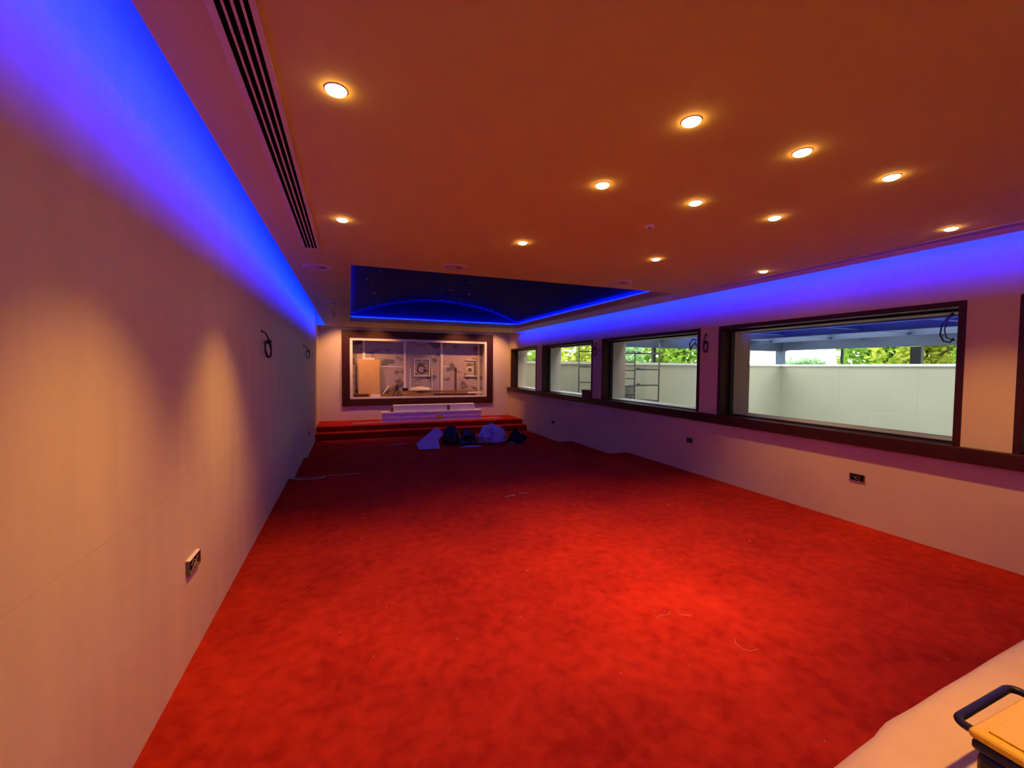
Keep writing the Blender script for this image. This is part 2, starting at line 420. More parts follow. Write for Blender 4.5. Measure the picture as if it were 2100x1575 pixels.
# ================================================================== OUTSIDE
YP, XP, ZP = 13.25, 17.97, 1.72         # parapet walls of the covered terrace
ZF = -1.0
pe = struct(empty('added_daylight_block', (X2, -1.1, ZF)), 'added unseen wall at the near terrace end, holding back daylight')
MB().box(X2, -1.2, ZF, XP + .3, -1.0, 3.07).obj('wall_core', M['panel'], pe)  # unseen wall added to keep sky light off the room's left wall
struct(MB().box(X2, -1.2, ZF - .2, XP + .3, YP + .3, ZF).obj('terrace_floor', M['paving']), 'paving of the covered terrace')
struct(MB().box(-120, -120, ZF - .5, 160, 160, ZF - .22).obj('ground', M['grass']), 'grass ground beyond the terrace')
pw = struct(empty('terrace_wall_end', (X2, YP, ZF)), 'beige panelled terrace wall facing the far windows')
MB().box(X2 - 1.5, YP + .02, ZF, XP + .3, YP + .22, ZP - .085).obj('wall_core', M['render'], pw)
x = X2 - 1.5
while x < XP:
    x1 = min(x + 2.45, XP)
    for z0, z1 in ((ZF, .03), (.03, ZP - .085)):
        MB().box(x + .0015, YP, z0 + .0015, x1 - .0015, YP + .03, z1 - .0015).obj('panel', M['panel'], pw)
    x = x1
MB().box(X2 - 1.5, YP - .06, ZP - .085, XP + .3, YP + .25, ZP).obj('coping', M['cap'], pw)
pw = struct(empty('terrace_wall_side', (XP, 0, ZF)), 'beige panelled terrace wall right of the corner')
MB().box(XP + .02, -1.0, ZF, XP + .22, YP, ZP - .085).obj('wall_core', M['render'], pw)
y = YP
MB().box(XP, YP - 1.0 + .0015, ZF, XP + .03, YP - .0015, .03 - .0015).obj('panel', M['panel'], pw)
while y > -1:
    y1 = y - 2.45
    for z0, z1 in ((ZF, .03), (.03, ZP - .085)):
        s = 0 if z0 > -.5 else -1.0
        MB().box(XP, max(y1 + s, -1.0) + .0015, z0 + .0015, XP + .03, min(y + s, YP) - .0015, z1 - .0015).obj('panel', M['panel'], pw)
    y = y1
MB().box(XP - .06, -1.0, ZP - .085, XP + .25, YP - .06, ZP).obj('coping', M['cap'], pw)
# roof
RYN = -1.0                                # the roof ends here; the added unseen wall closes it
roof = struct(empty('terrace_roof', (X2, RYN, 2.3)), 'steel roof over the terrace')
# deck; bays added open along the walls let daylight onto panels and sills
d = MB()
d.box(X2, RYN, 3.02, 5.9, 5.2, 3.07); d.box(5.9, RYN, 3.02, 14.6, 11.7, 3.07); d.box(17.4, RYN, 3.02, XP + .6, 12.9, 3.07); d.box(X2, 12.9, 3.02, XP + .6, YP + .5, 3.07)
d.box(14.6, RYN, 3.02, 17.4, .6, 3.07); d.box(5.9, 11.7, 3.02, 6.4, 12.9, 3.07)
d.obj('deck', M['deck'], roof)
for lx, ly in [(8.0, 3.2), (10.2, 6.0), (12.6, 4.2), (8.6, 8.6), (13.2, 8.2), (6.8, 5.6)]:
    MB().box(lx, ly, 3.0, lx + 1.1, ly + .5, 3.019).obj('painted_rooflight', M['cap'], roof)  # pale opaque sheets stand in for daylight coming through the roof
def ibeam(a, b, z0, h, w_, t=.02):
    m = MB(); a = V((*a, 0)); b = V((*b, 0))
    for z, ww, hh in ((z0 + t / 2, w_, t), (z0 + h - t / 2, w_, t), (z0 + h / 2, t, h - 2 * t)):
        m.bar(a + V((0, 0, z)), b + V((0, 0, z)), ww, hh)
    return m
for xb in (6.6, 9.0, 11.4, 13.8, 16.2):
    ibeam((xb, RYN), (xb, YP + .3), 2.58, .44, .17).obj('girder', M['steel'], roof)
for i in range(6):
    yy = 0.9 + i * 2.3
    ibeam((X2, yy), (XP + .3, yy), 2.66, .36, .14).obj('cross_beam', M['steel'], roof)
MB().box(X2, YP + .02, 2.30, XP + .4, YP + .14, 3.02).obj('fascia', M['steel'], roof)
MB().box(XP + .02, RYN, 2.33, XP + .14, YP, 3.02).obj('fascia', M['steel'], roof)
for (px, py, ww, dd, mm) in ((XP + .1, YP + .1, .27, .27, 'steel'), (XP + .1, 10.81, .07, .07, 'dark_steel'), (XP + .1, 8.47, .16, .3, 'dark_steel'), (11.05, YP + .1, .12, .12, 'dark_steel'), (XP + .1, 3.6, .2, .3, 'dark_steel')):
    MB().box(px - ww / 2, py - dd / 2, ZP, px + ww / 2, py + dd / 2, 2.31).obj('post', M[mm], roof)

# scaffold tower
sx0, sx1, sy = 7.07, 10.35, 12.2
sc = empty('scaffold_tower', (sx0, sy, ZF), 'grey tubular scaffold tower behind the third window from the stage', 'scaffold')
for x, zt in ((sx0, 2.36), (9.30, 2.10), (sx1, 2.40), (8.05, 2.10)):
    MB().tube([(x, sy, ZF), (x, sy, zt)], .026, 10).obj('upright', M['galv'], sc, smooth=True)
for z in (.30, .58, .86, 1.14, 1.42, 1.70):
    MB().tube([(8.07, sy, z), (9.28, sy, z)], .02, 8).obj('rung', M['galv'], sc, smooth=True)
for z in (.50, 1.02, 1.54, 2.04):
    MB().tube([(sx0 + .02, sy, z), (8.03, sy, z)], .02, 8).obj('rung', M['galv'], sc, smooth=True)
for z in (.34, .90, 1.46, 2.02):
    MB().tube([(9.28, sy, z), (sx1 - .02, sy, z)], .026, 8).obj('ledger', M['galv'], sc, smooth=True)
    MB().lathe([(0, -.05), (.05, -.05), (.05, .05), (0, .05)], (9.47, sy, z + .02), 10, 'x').obj('coupler', M['galv'], sc)
MB().tube([(8.05, sy, 2.02), (9.30, sy, 2.02)], .026, 8).obj('ledger', M['galv'], sc, smooth=True)
for x in (sx0, 8.05, 9.30, sx1):
    MB().tube([(x, sy, .28), (x, YP - .002, .28)], .024, 8).obj('wall_tie', M['galv'], sc, smooth=True)
for j in range(3):
    MB().box(sx0 - .1, sy + .10 + j * .24, .306, sx1 + .1, sy + .32 + j * .24, .345).obj('plank', M['galv'], sc)
bk = empty('bucket', (9.30, sy + .38, .345), 'pale grey bucket standing on the scaffold planks', 'bucket')
MB().lathe([(0, .347), (.17, .347), (.25, .92), (.262, .92), (.262, .89), (.242, .89), (.16, .36), (0, .36)], (9.30, sy + .38, 0), 24).obj('tub', M['bucket'], bk, smooth=True)
MB().tube([(9.30 - .26 * math.cos(t), sy + .38 - .1 * math.sin(t), .88 - .16 * math.sin(t)) for t in [math.pi * i / 12 for i in range(13)]], .008, 6).obj('handle', M['galv'], bk)

# trees beyond the terrace
def tree(x, y, h, rad, kind, label, n=2600, seed=0):
    rr = random.Random(seed)
    t = empty('tree', (x, y, ZF - .22), label, 'tree', 'trees beyond the terrace')
    z0 = ZF - .22
    tk = MB(); tk.tube([(x, y, z0), (x + .1, y, z0 + h * .3), (x - .05, y + .1, z0 + h * .6), (x, y, z0 + h * .9)], [.22, .17, .11, .03], 8)
    for i in range(7):
        a = rr.uniform(0, 6.28); zz = z0 + h * rr.uniform(.25, .65)
        tk.tube([(x, y, zz), (x + math.cos(a) * rad * .4, y + math.sin(a) * rad * .4, zz + h * .12), (x + math.cos(a) * rad * .8, y + math.sin(a) * rad * .8, zz + h * .18)], [.08, .05, .015], 6)
    tk.obj('trunk', M['bark'], t, smooth=True)
    cl = [(V((x + math.cos(a) * rad * q, y + math.sin(a) * rad * q, z0 + h * zz)), rad * rr.uniform(.32, .5)) for a, q, zz in [(rr.uniform(0, 6.28), rr.uniform(0, .75), rr.uniform(.3, .92)) for _ in range(16)]]
    f = MB()
    for i in range(n):
        c_, r_ = cl[i % len(cl)]
        d_ = V((rr.gauss(0, 1), rr.gauss(0, 1), rr.gauss(0, 1))).normalized() * r_ * rr.uniform(.55, 1) ** .5
        pnt = c_ + d_; s_ = rr.uniform(.13, .26)
        a_ = V((rr.gauss(0, 1), rr.gauss(0, 1), rr.gauss(0, .7))).normalized(); b_ = a_.cross(V((rr.gauss(0, 1), rr.gauss(0, 1), rr.gauss(0, 1)))).normalized()
        f.add([pnt - a_ * s_, pnt + b_ * s_ * .5, pnt + a_ * s_, pnt - b_ * s_ * .5], [(0, 1, 2, 3)])
    o = f.obj('foliage', LEAF[kind], t, fixn=False); o['kind'] = 'stuff'
    return t
tree(25.5, 11.5, 5.2, 2.4, 1, 'yellow-green tree right of the dark terrace column', seed=1)
tree(31.5, 16.8, 5.2, 2.5, 0, 'green tree left of the dark terrace column', seed=2)
tree(29.5, 20.9, 3.1, 1.8, 2, 'low pale tree beside the thin terrace post', seed=3)
tree(19.0, 20.0, 5.6, 2.6, 0, 'dense green tree at the right edge of the third window from the stage', seed=4)
tree(20.5, 27.5, 4.6, 2.3, 2, 'hazy blue-green tree behind the scaffold', seed=5)
tree(12.4, 22.0, 4.0, 2.2, 1, 'yellowish bush seen in the second window from the stage', seed=6)
tree(8.3, 18.9, 3.6, 1.9, 0, 'bright green bush seen in the small end window', seed=8)
tree(23.5, 8.6, 4.8, 2.0, 0, 'green tree beyond the terrace behind the large window frame', seed=9)

# ================================================================== LIGHT FITTINGS
def led(name, label, x0, y0, z0, x1, y1, z1, m, out):
    # tape: thin housing with the emitting face on one side ('out' = axis sign)
    r = empty(name, ((x0 + x1) / 2, (y0 + y1) / 2, z0), label, 'led strip')
    MB().box(x0, y0, z0, x1, y1, z1).obj('profile', M['alu'], r)
    e = .001; q = MB()
    if out == '-x': q.add([(x0 - e, y0, z0), (x0 - e, y0, z1), (x0 - e, y1, z1), (x0 - e, y1, z0)], [(0, 1, 2, 3)])
    if out == '+x': q.add([(x1 + e, y0, z0), (x1 + e, y1, z0), (x1 + e, y1, z1), (x1 + e, y0, z1)], [(0, 1, 2, 3)])
    if out == '+y': q.add([(x0, y1 + e, z0), (x0, y1 + e, z1), (x1, y1 + e, z1), (x1, y1 + e, z0)], [(0, 1, 2, 3)])
    if out == '-y': q.add([(x0, y0 - e, z0), (x1, y0 - e, z0), (x1, y0 - e, z1), (x0, y0 - e, z1)], [(0, 1, 2, 3)])
    if out == '+z': q.add([(x0, y0, z1 + e), (x1, y0, z1 + e), (x1, y1, z1 + e), (x0, y1, z1 + e)], [(0, 1, 2, 3)])
    q.obj('tape', m, r, fixn=False)
    return r
LB = .105
mb = MB().box(XEL + .062, YR, H + CT, XEL + .08, YCE - .02, H + LB + .02); struct(mb.obj('trim_6', M['ceil']), 'upstand carrying the blue strip over the left wall')
mb = MB().box(XER - .08, YR, H + CT, XER - .062, YCE - .02, H + LB + .02); struct(mb.obj('trim_7', M['ceil']), 'upstand carrying the blue strip over the right wall')
led('led_strip', 'blue light strip in the cove above the left wall', XEL + .05, YR + .05, H + .045, XEL + .062, YCE - .05, H + .12, M['led'], '-x')
led('led_strip', 'blue light strip in the cove above the right wall', XER - .062, YR + .05, H + .045, XER - .05, YCE - .05, H + .12, M['led'], '+x')
zt = H + CT + .004
led('led_strip', 'blue light strip on the right side of the star recess', RX1 + .028, RY0, zt, RX1 + .056, RY1, zt + .008, M['led_v'], '+z')
led('led_strip', 'blue light strip on the left side of the star recess', RX0 - .056, RY0, zt, RX0 - .028, RY1, zt + .008, M['led_v'], '+z')
led('led_strip', 'blue light strip on the far side of the star recess', RX0, RY1 + .028, zt, RX1, RY1 + .056, zt + .008, M['led_v'], '+z')
led('led_strip', 'blue light strip on the near side of the star recess', RX0, RY0 - .056, zt, RX1, RY0 - .028, zt + .008, M['led_v'], '+z')

def spot(name, parent, loc, power, size, blend, col, rot=(0, 0, 0), rad=.03):
    d = bpy.data.lights.new(name, 'SPOT'); d.energy = power; d.color = col; d.spot_size = math.radians(size); d.spot_blend = blend; d.shadow_soft_size = rad
    o = bpy.data.objects.new(name, d); COL.objects.link(o); o.parent = parent; o.location = loc; o.rotation_euler = rot
    return o
DL = [(-.038, 1.66, 'lit downlight beside the slotted diffuser, nearer one, upper left of photo'),
      (-.038, 3.08, 'lit downlight near the far end of the left slotted diffuser'),
      (1.27, 1.34, 'lit downlight, left one of the three nearest in the middle cluster'),
      (1.91, 1.34, 'lit downlight, middle one of the three nearest in the middle cluster'),
      (2.57, 1.34, 'lit downlight, right one of the three nearest in the middle cluster'),
      (1.27, 1.97, 'lit downlight, left one in the second row of the middle cluster'),
      (1.91, 1.97, 'lit downlight, middle one in the second row of the middle cluster'),
      (2.57, 1.97, 'lit downlight, right one in the second row of the middle cluster'),
      (1.275, 3.10, 'lit downlight in the farthest row, above the middle of the star recess edge'),
      (2.57, 3.10, 'lit downlight in the farthest row, second from the window wall'),
      (3.875, 1.66, 'lit downlight by the window wall, nearer one at the right'),
      (3.875, 3.07, 'lit downlight by the window wall, farthest from the viewer'),
      (-.038, .24, None), (1.27, .24, 'added downlight brightening the covered table, out of view')]  # last lamp is added, unseen, to brighten the table
proto = None
for x, y, lab in DL:
    lab = lab or 'lit downlight beside the left wall, just above the photo'
    if proto is None:
        r = empty('downlight', (x, y, H), lab, 'downlight', 'round downlights in the hung ceiling')
        MB().lathe([(.0345, -.001), (.036, -.0035), (.039, -.0025), (.040, .002), (.0345, .002)], (x, y, H), 32).obj('bezel', M['bezel'], r, smooth=True)
        MB().lathe([(.0352, -.002), (.0335, -.008), (.026, -.0125), (.014, -.015), (.0005, -.016)], (x, y, H), 32).obj('lens', M['warm_lens'], r, smooth=True)  # lens bulges so its grazing glow on the ceiling imitates lamp glare
        spot('lamp', r, (0, 0, -.022), DOWN_W, 65, 1.0, WARM, rot=(math.radians(FWD_TILT), 0, 0))
        proto = r
    else:
        r = copy_tree(proto, None, (x, y, H)); r['label'] = lab
left_row = [o_ for o_ in COL.objects if o_.name.startswith('downlight') and (o_.location.x < 0 or o_.location.x > 3.5)]
lamp_l = None
for o_ in left_row:      # the rows beside the side walls are tilted to wash them
    lp = [c_ for c_ in o_.children if c_.type == 'LIGHT'][0]
    if lamp_l is None: lamp_l = lp.data.copy(); lamp_l.energy = DOWN_W * LEFT_K; lamp_l.spot_size = math.radians(78)
    lp.data = lamp_l
    if o_.location.x > 0: lp.data = lamp_l.copy(); lp.data.energy = DOWN_W * RIGHT_K
    lp.rotation_euler = (0, math.radians(LEFT_TILT if o_.location.x < 0 else -LEFT_TILT), 0)
for o_ in [q_ for q_ in COL.objects if q_.name.startswith('downlight') and q_.location.y < 1 and q_.location.x > 0]:
    lp = [c_ for c_ in o_.children if c_.type == 'LIGHT'][0]
    lp.data = lp.data.copy(); lp.data.energy = DOWN_W * TABLE_K; lp.rotation_euler = (0, 0, 0)
for i, x in enumerate((-.12, .68, 3.0, 3.98)):
    lab = ('left end', 'left of centre', 'right of centre', 'right end')[i]
    ly, lz = 11.40, 2.86
    r = empty('stage_spot', (x, ly, TOP), 'small spot lamp over the stage, ' + lab, 'spot lamp', 'spot lamps hidden over the stage')
    MB().tube([(x, ly, TOP), (x, ly, lz)], .012, 8).obj('stem', M['bezel'], r)
    MB().lathe([(0, .02), (.04, .02), (.04, -.06), (.034, -.06), (.034, -.045), (0, -.045)], (x, ly, lz), 20).obj('can', M['bezel'], r, smooth=True)
    MB().lathe([(.0335, -.048), (.0005, -.049)], (x, ly, lz), 20).obj('lens', M['stage_lens'], r)
    spot('lamp', r, (0, 0, lz - .07 - TOP), STAGE_W, 96, .8, (1, .42, .14), rot=(math.radians(25), 0, 0), rad=.02)

# ================================================================== CEILING FITTINGS
def slot_diffuser(x0, x1, y0, y1, label, slots, n_fr=2):
    r = empty('slot_diffuser', ((x0 + x1) / 2, (y0 + y1) / 2, H), label, 'air diffuser', 'slotted ceiling diffusers')
    w_ = x1 - x0; z0 = H - .006
    cuts = [0] + [t for s in slots for t in s] + [1]
    for i in range(0, len(cuts), 2):
        MB().box(x0 + w_ * cuts[i], y0, z0 if i in (0, len(cuts) - 2) else z0 + .002, x0 + w_ * cuts[i + 1], y1, H - .0004).obj('flange' if i in (0, len(cuts) - 2) else 'blade', M['alu'], r)
    for s in slots:
        MB().box(x0 + w_ * s[0], y0, H - .0015, x0 + w_ * s[1], y1, H - .0003).obj('slot', M['void'], r)
    for y in (y0, y1):
        MB().box(x0, y - .012, z0, x1, y + .012, H - .0004).obj('end_cap', M['alu'], r)
    return r
S4 = [(.18, .31), (.365, .495), (.56, .69), (.745, .86)]
slot_diffuser(-.358, -.228, -1.6, 3.92, 'long white four-slot air diffuser along the left of the ceiling', S4)
slot_diffuser(4.075, 4.205, -1.6, 3.86, 'long white four-slot air diffuser along the right of the ceiling', S4)
r = empty('ceiling_grille', (-.275, 8.68, H), 'small two-bar ceiling grille left of the star recess', 'air grille')
MB().box(-.345, 8.15, H - .006, -.315, 9.2, H).obj('bar', M['alu'], r); MB().box(-.235, 8.15, H - .006, -.205, 9.2, H).obj('bar', M['alu'], r)
MB().box(-.315, 8.15, H - .002, -.235, 9.2, H - .0005).obj('slot', M['sock'], r)
for x, y, rr, lab in ((-.29, 4.63, .135, 'flush round ceiling speaker left of the star recess corner'), (.97, 4.10, .125, 'flush round ceiling speaker before the star recess, left of middle'),
                      (2.89, 4.08, .125, 'flush round ceiling speaker before the star recess, right of middle'), (4.10, 4.62, .12, 'flush round ceiling speaker beside the right cove'), (-.26, 7.14, .12, 'flush round ceiling speaker beside the middle of the star recess')):
    r = empty('ceiling_speaker', (x, y, H), lab, 'speaker', 'round speakers in the hung ceiling')
    MB().lathe([(rr * .86, -.003), (rr * .88, -.008), (rr * .97, -.008), (rr, -.001), (rr, 0)], (x, y, H), 40).obj('rim', M['alu'], r, smooth=True)
    MB().lathe([(rr * .87, -.004), (rr * .5, -.006), (.0005, -.006)], (x, y, H), 40).obj('grille', M['grill'], r, smooth=True)
    MB().lathe([(rr * .26, -.0062), (rr * .2, -.010), (.0005, -.010)], (x + rr * .32, y, H), 20).obj('tweeter', M['sock'], r, smooth=True)
r = empty('ceiling_sensor', (1.932, 2.403, H), 'tiny round ceiling sensor among the downlights', 'sensor')
MB().lathe([(.032, 0), (.032, -.006), (.024, -.012), (.0005, -.014)], (1.932, 2.403, H), 24).obj('housing', M['bezel'], r, smooth=True)
MB().lathe([(.012, -.0138), (.008, -.018), (.0005, -.019)], (1.932, 2.403, H), 16).obj('eye', M['sock'], r, smooth=True)

# ================================================================== SCREEN FRAME AND NICHE CONTENTS
r = empty('screen_frame', ((FX0 + FX1) / 2, YB, FZ0), 'big dark wooden frame around the unfinished screen niche', 'frame')
yf = YB - .05
MB().box(FX0, yf, FZ0, BX0 + .004, YB, FZ1).obj('stile', M['wood'], r, bevel=.004); MB().box(BX1 - .004, yf, FZ0, FX1, YB, FZ1).obj('stile', M['wood'], r, bevel=.004)
MB().box(BX0 + .004, yf + .004, BZ1 - .004, BX1 - .004, YB, FZ1).obj('rail', M['woodx'], r, bevel=.004); MB().box(BX0 + .004, yf + .004, FZ0, BX1 - .004, YB, BZ0 + .004).obj('rail', M['woodx'], r, bevel=.004)
bw = .075
for (a, b, c_, d_) in ((BX0 + .004, BZ0 + .004, BX0 + bw, BZ1 - .004), (BX1 - bw, BZ0 + .004, BX1 - .004, BZ1 - .004)):
    MB().box(a, YB - .02, b, c_, YB + .04, d_).obj('bead', M['carton'], r)
MB().box(BX0 + bw, YB - .02, BZ1 - bw, BX1 - bw, YB + .04, BZ1 - .004).obj('bead', M['carton'], r); MB().box(BX0 + bw, YB - .02, BZ0 + .004, BX1 - bw, YB + .04, BZ0 + .05).obj('bead', M['carton'], r)
# battens on the backing
for x, z0, z1, lab in ((.38, 1.70, 2.27, 'short pale batten above the tan board'), (1.512, .62, 2.27, 'pale upright batten left of the speaker box'), (2.60, .62, 2.27, 'pale upright batten right of the speaker box'), (3.76, .62, 2.27, 'pale upright batten at the right of the niche')):
    o = MB().box(x - .035, NY - .035, z0, x + .035, NY, z1).obj('batten', M['batten']); tag(o, lab, 'batten', 'battens in the screen niche')
for (x0, x1, z, lab) in ((.80, 1.47, 1.49, 'thin pale rail right of the tan board'), (2.64, 2.85, 1.50, 'short thin pale rail right of the speaker box')):
    o = MB().box(x0, NY - .012, z - .012, x1, NY, z + .012).obj('rail', M['batten']); tag(o, lab, 'rail')
o = MB().box(.225, NY - .20, BZ0, .80, NY - .17, 1.69).obj('board', M['tan'], bevel=.004); tag(o, 'plain tan board standing at the left of the niche', 'board')
o = MB().box(.33, NY - .16, 1.66, .66, NY - .12, 1.735).obj('cleat', M['batten']); o.parent = None; tag(o, 'pale strip along the top of the tan board', 'strip')
def frame_box(x0, x1, z0, z1, sides, label):
    r = empty('speaker_box', ((x0 + x1) / 2, NY, z0), label, 'speaker box', 'speaker boxes in the niche')
    MB().box(x0, NY - .02, z0, x1, NY - .005, z1).obj('back_plate', M['foil'], r)
    t = .026
    if 'l' in sides: MB().box(x0, NY - .06, z0, x0 + t, NY, z1).obj('side', M['carton'], r)
    if 'r' in sides: MB().box(x1 - t, NY - .06, z0, x1, NY, z1).obj('side', M['carton'], r)
    if 't' in sides: MB().box(x0 + t, NY - .06, z1 - t, x1 - t, NY, z1).obj('side', M['carton'], r)
    if 'b' in sides: MB().box(x0 + t, NY - .06, z0, x1 - t, NY, z0 + t).obj('side', M['carton'], r)
    return r
def ring(cx, cz, R_, r_, m, parent, name, y=NY - .03):
    pts = [(cx + R_ * math.cos(a), y, cz + R_ * math.sin(a)) for a in [2 * math.pi * i / 28 for i in range(29)]]
    return MB().tube(pts, r_, 8, cap=False).obj(name, m, parent, smooth=True)
sb = frame_box(1.774, 2.238, 1.205, 1.74, 'lrtb', 'pale square speaker box in the middle of the niche')
ring(1.995, 1.42, .11, .020, M['bagd'], sb, 'speaker_ring')
MB().lathe([(.1, -.02), (.06, .0), (.02, .01), (.0005, .0)], (1.995, NY - .03, 1.42), 24, 'y').obj('cone', M['foil'], sb, smooth=True)
MB().tube([(2.03, NY - .05, 1.38), (2.1, NY - .06, 1.40), (2.19, NY - .05, 1.37)], .012, 6).obj('lead', M['cable'], sb)
sb = frame_box(3.304, 3.705, 1.204, 1.724, 'tb', 'speaker box with a pale ring at the right of the niche')
ring(3.476, 1.40, .085, .014, M['carton'], sb, 'speaker_ring')
MB().lathe([(.075, -.01), (.03, .005), (.0005, .0)], (3.476, NY - .03, 1.40), 24, 'y').obj('cone', M['sock'], sb, smooth=True)
MB().box(3.62, NY - .05, 1.22, 3.68, NY - .02, 1.70).obj('port', M['sock'], sb)
o = ring(1.89, 1.06, .10, .010, M['foil'], None, 'cable_gland'); tag(o, 'faint ring on the backing board below the square speaker box', 'ring')
for x, z1, lab in ((1.665, 1.46, 'thin pale rod left of the speaker box'), (2.30, 1.46, 'thin pale rod right of the speaker box')):
    o = MB().tube([(x, NY - .05, BZ0 + .12), (x, NY - .02, z1)], .014, 8).obj('rod', M['carton']); tag(o, lab, 'rod', 'rods in the niche')
o = MB().box(3.02, NY - .05, .62, 3.055, NY - .01, 1.48).obj('dark_batten', M['dplank']); tag(o, 'thin dark batten at the right half of the niche', 'batten')
# timber lying on the niche floor
nz = BZ0 + .05
tl = [((.80, 12.42, nz + .035), (3.66, 12.50, nz + .035), .07, .07, 'plank', 'raw timber length lying lowest on the niche ledge'),
      ((1.05, 12.50, nz + .115), (3.70, 12.56, nz + .115), .10, .05, 'plank', 'raw timber plank lying on top of another in the niche'),
      ((2.30, 12.37, nz + .03), (3.55, 12.37, nz + .03), .05, .05, 'dplank', 'dark timber strip lying in front of the raw planks')]
for a, b, w_, t_, mm, lab in tl:
    o = MB().bar(a, b, w_, t_).obj('timber', M[mm]); tag(o, lab, 'timber', 'timber lengths in the niche')
o = MB().bar((.09, 12.38, nz + .04), (.50, 12.38, nz + .04), .14, .07).obj('timber_offcut', M['dplank']); tag(o, 'dark timber offcut at the left of the niche ledge', 'timber')
o = MB().bar((.56, 12.30, nz + .02), (.80, 12.30, nz + .02), .06, .09).obj('white_block', M['carton'], bevel=.006); tag(o, 'white block at the left end of the planks', 'block')
o = MB().bar((3.32, 12.36, nz + .075), (3.78, 12.36, nz + .075), .08, .05).obj('white_block', M['carton'], bevel=.006); tag(o, 'white block at the right end of the planks', 'block')
o = MB().bar((1.02, 12.62, nz + .16), (1.44, 12.64, nz + .42), .05, .03).obj('leaning_lath', M['plank']); tag(o, 'tan lath leaning diagonally behind the planks', 'lath')
o = MB().bar((.86, 12.60, nz + .02), (1.06, 12.64, nz + .30), .04, .03).obj('leaning_lath', M['batten']); tag(o, 'short pale lath leaning left of the tripod', 'lath')
tr = empty('tripod', (1.25, 12.32, nz), 'small dark tripod standing among the planks', 'tripod')
MB().tube([(1.25, 12.32, nz + .14), (1.25, 12.32, nz + .34)], .016, 8).obj('column', M['cable'], tr)
for dx, dy in ((-.12, 0), (.12, .02), (.01, -.03)):
    MB().tube([(1.25, 12.32, nz + .27), (1.25 + dx, 12.32 + dy, nz + .004)], .011, 6).obj('leg', M['cable'], tr)
o = MB().bar((1.42, 12.52, nz + .185), (1.58, 12.52, nz + .185), .08, .08).obj('dark_tool', M['bagd'], bevel=.02); tag(o, 'dark hand tool lying on the planks', 'tool')
def crumple(name, c, s, m, seed, amp=.28, freq=2.2, flat=True, sub=4, ridge=True, smooth=True):
    bm = bmesh.new(); bmesh.ops.create_icosphere(bm, subdivisions=sub, radius=1)
    off = V((seed * 3.1, seed * 1.7, seed * .9))
    for v_ in bm.verts:
        d_ = v_.co.normalized(); n_ = noise.fractal(d_ * freq + off, .8, 2.1, 4)
        if ridge: n_ = (abs(n_) * -1.4 + .35) + .5 * noise.noise(d_ * 1.3 + off)
        v_.co = d_ * (1 + amp * n_)
        v_.co = V((v_.co.x * s[0], v_.co.y * s[1], v_.co.z * s[2]))
        if flat and v_.co.z < 0: v_.co.z *= .12
    zmin = min(v_.co.z for v_ in bm.verts)
    for v_ in bm.verts: v_.co.z -= zmin
    me = bpy.data.meshes.new(name); bm.to_mesh(me); bm.free()
    for p_ in me.polygons: p_.use_smooth = smooth
    me.materials.append(m); o = bpy.data.objects.new(name, me); COL.objects.link(o); o.location = c
    return o
o = crumple('film_scrap', (1.98, 12.53, nz + .142), (.30, .10, .10), M['carton'], 4, .5, 3, sub=3); tag(o, 'white crumpled film lying on the planks', 'film')

# ================================================================== ON THE STAGE
ZS = .022
pk = empty('wrapped_pack', (2.16, 11.75, ZS), 'long film-wrapped flat pack lying on the stage', 'package')
b = MB(); b.box(.80, 11.60, ZS, 3.53, 11.92, ZS + .245); o = b.obj('pack', M['wrap'], pk, bevel=.012)
MB().box(.81, 11.588, ZS + .10, 3.52, 11.60, ZS + .125).obj('film_fold', M['wrap'], pk, bevel=.004)
MB().box(.78, 11.585, ZS + .215, 3.55, 11.93, ZS + .252).obj('lid', M['wrap'], pk, bevel=.008)
MB().box(2.24, 11.583, ZS + .03, 2.42, 11.587, ZS + .13).obj('sticker', M['ysticker'], pk)
MB().box(.78, 11.592, ZS + .0, .80, 11.60, ZS + .20).obj('film_flap', M['wrap'], pk)
pk = empty('carton_pack', (2.19, 11.8, ZS + .252), 'long white carton lying on top of the wrapped pack', 'carton')
MB().box(1.10, 11.68, ZS + .252, 3.36, 11.90, ZS + .43).obj('carton', M['carton'], pk, bevel=.012)
MB().box(1.015, 11.69, ZS + .252, 1.098, 11.89, ZS + .375).obj('end_cap', M['brown'], pk, bevel=.006)
MB().box(2.55, 11.674, ZS + .26, 2.63, 11.68, ZS + .40).obj('strap', M['brown'], pk)
o = MB().bar((.05, 11.36, ZS + .014), (4.05, 11.47, ZS + .014), .03, .026).obj('white_batten', M['carton'], bevel=.004); tag(o, 'long thin white batten lying along the stage front', 'batten')

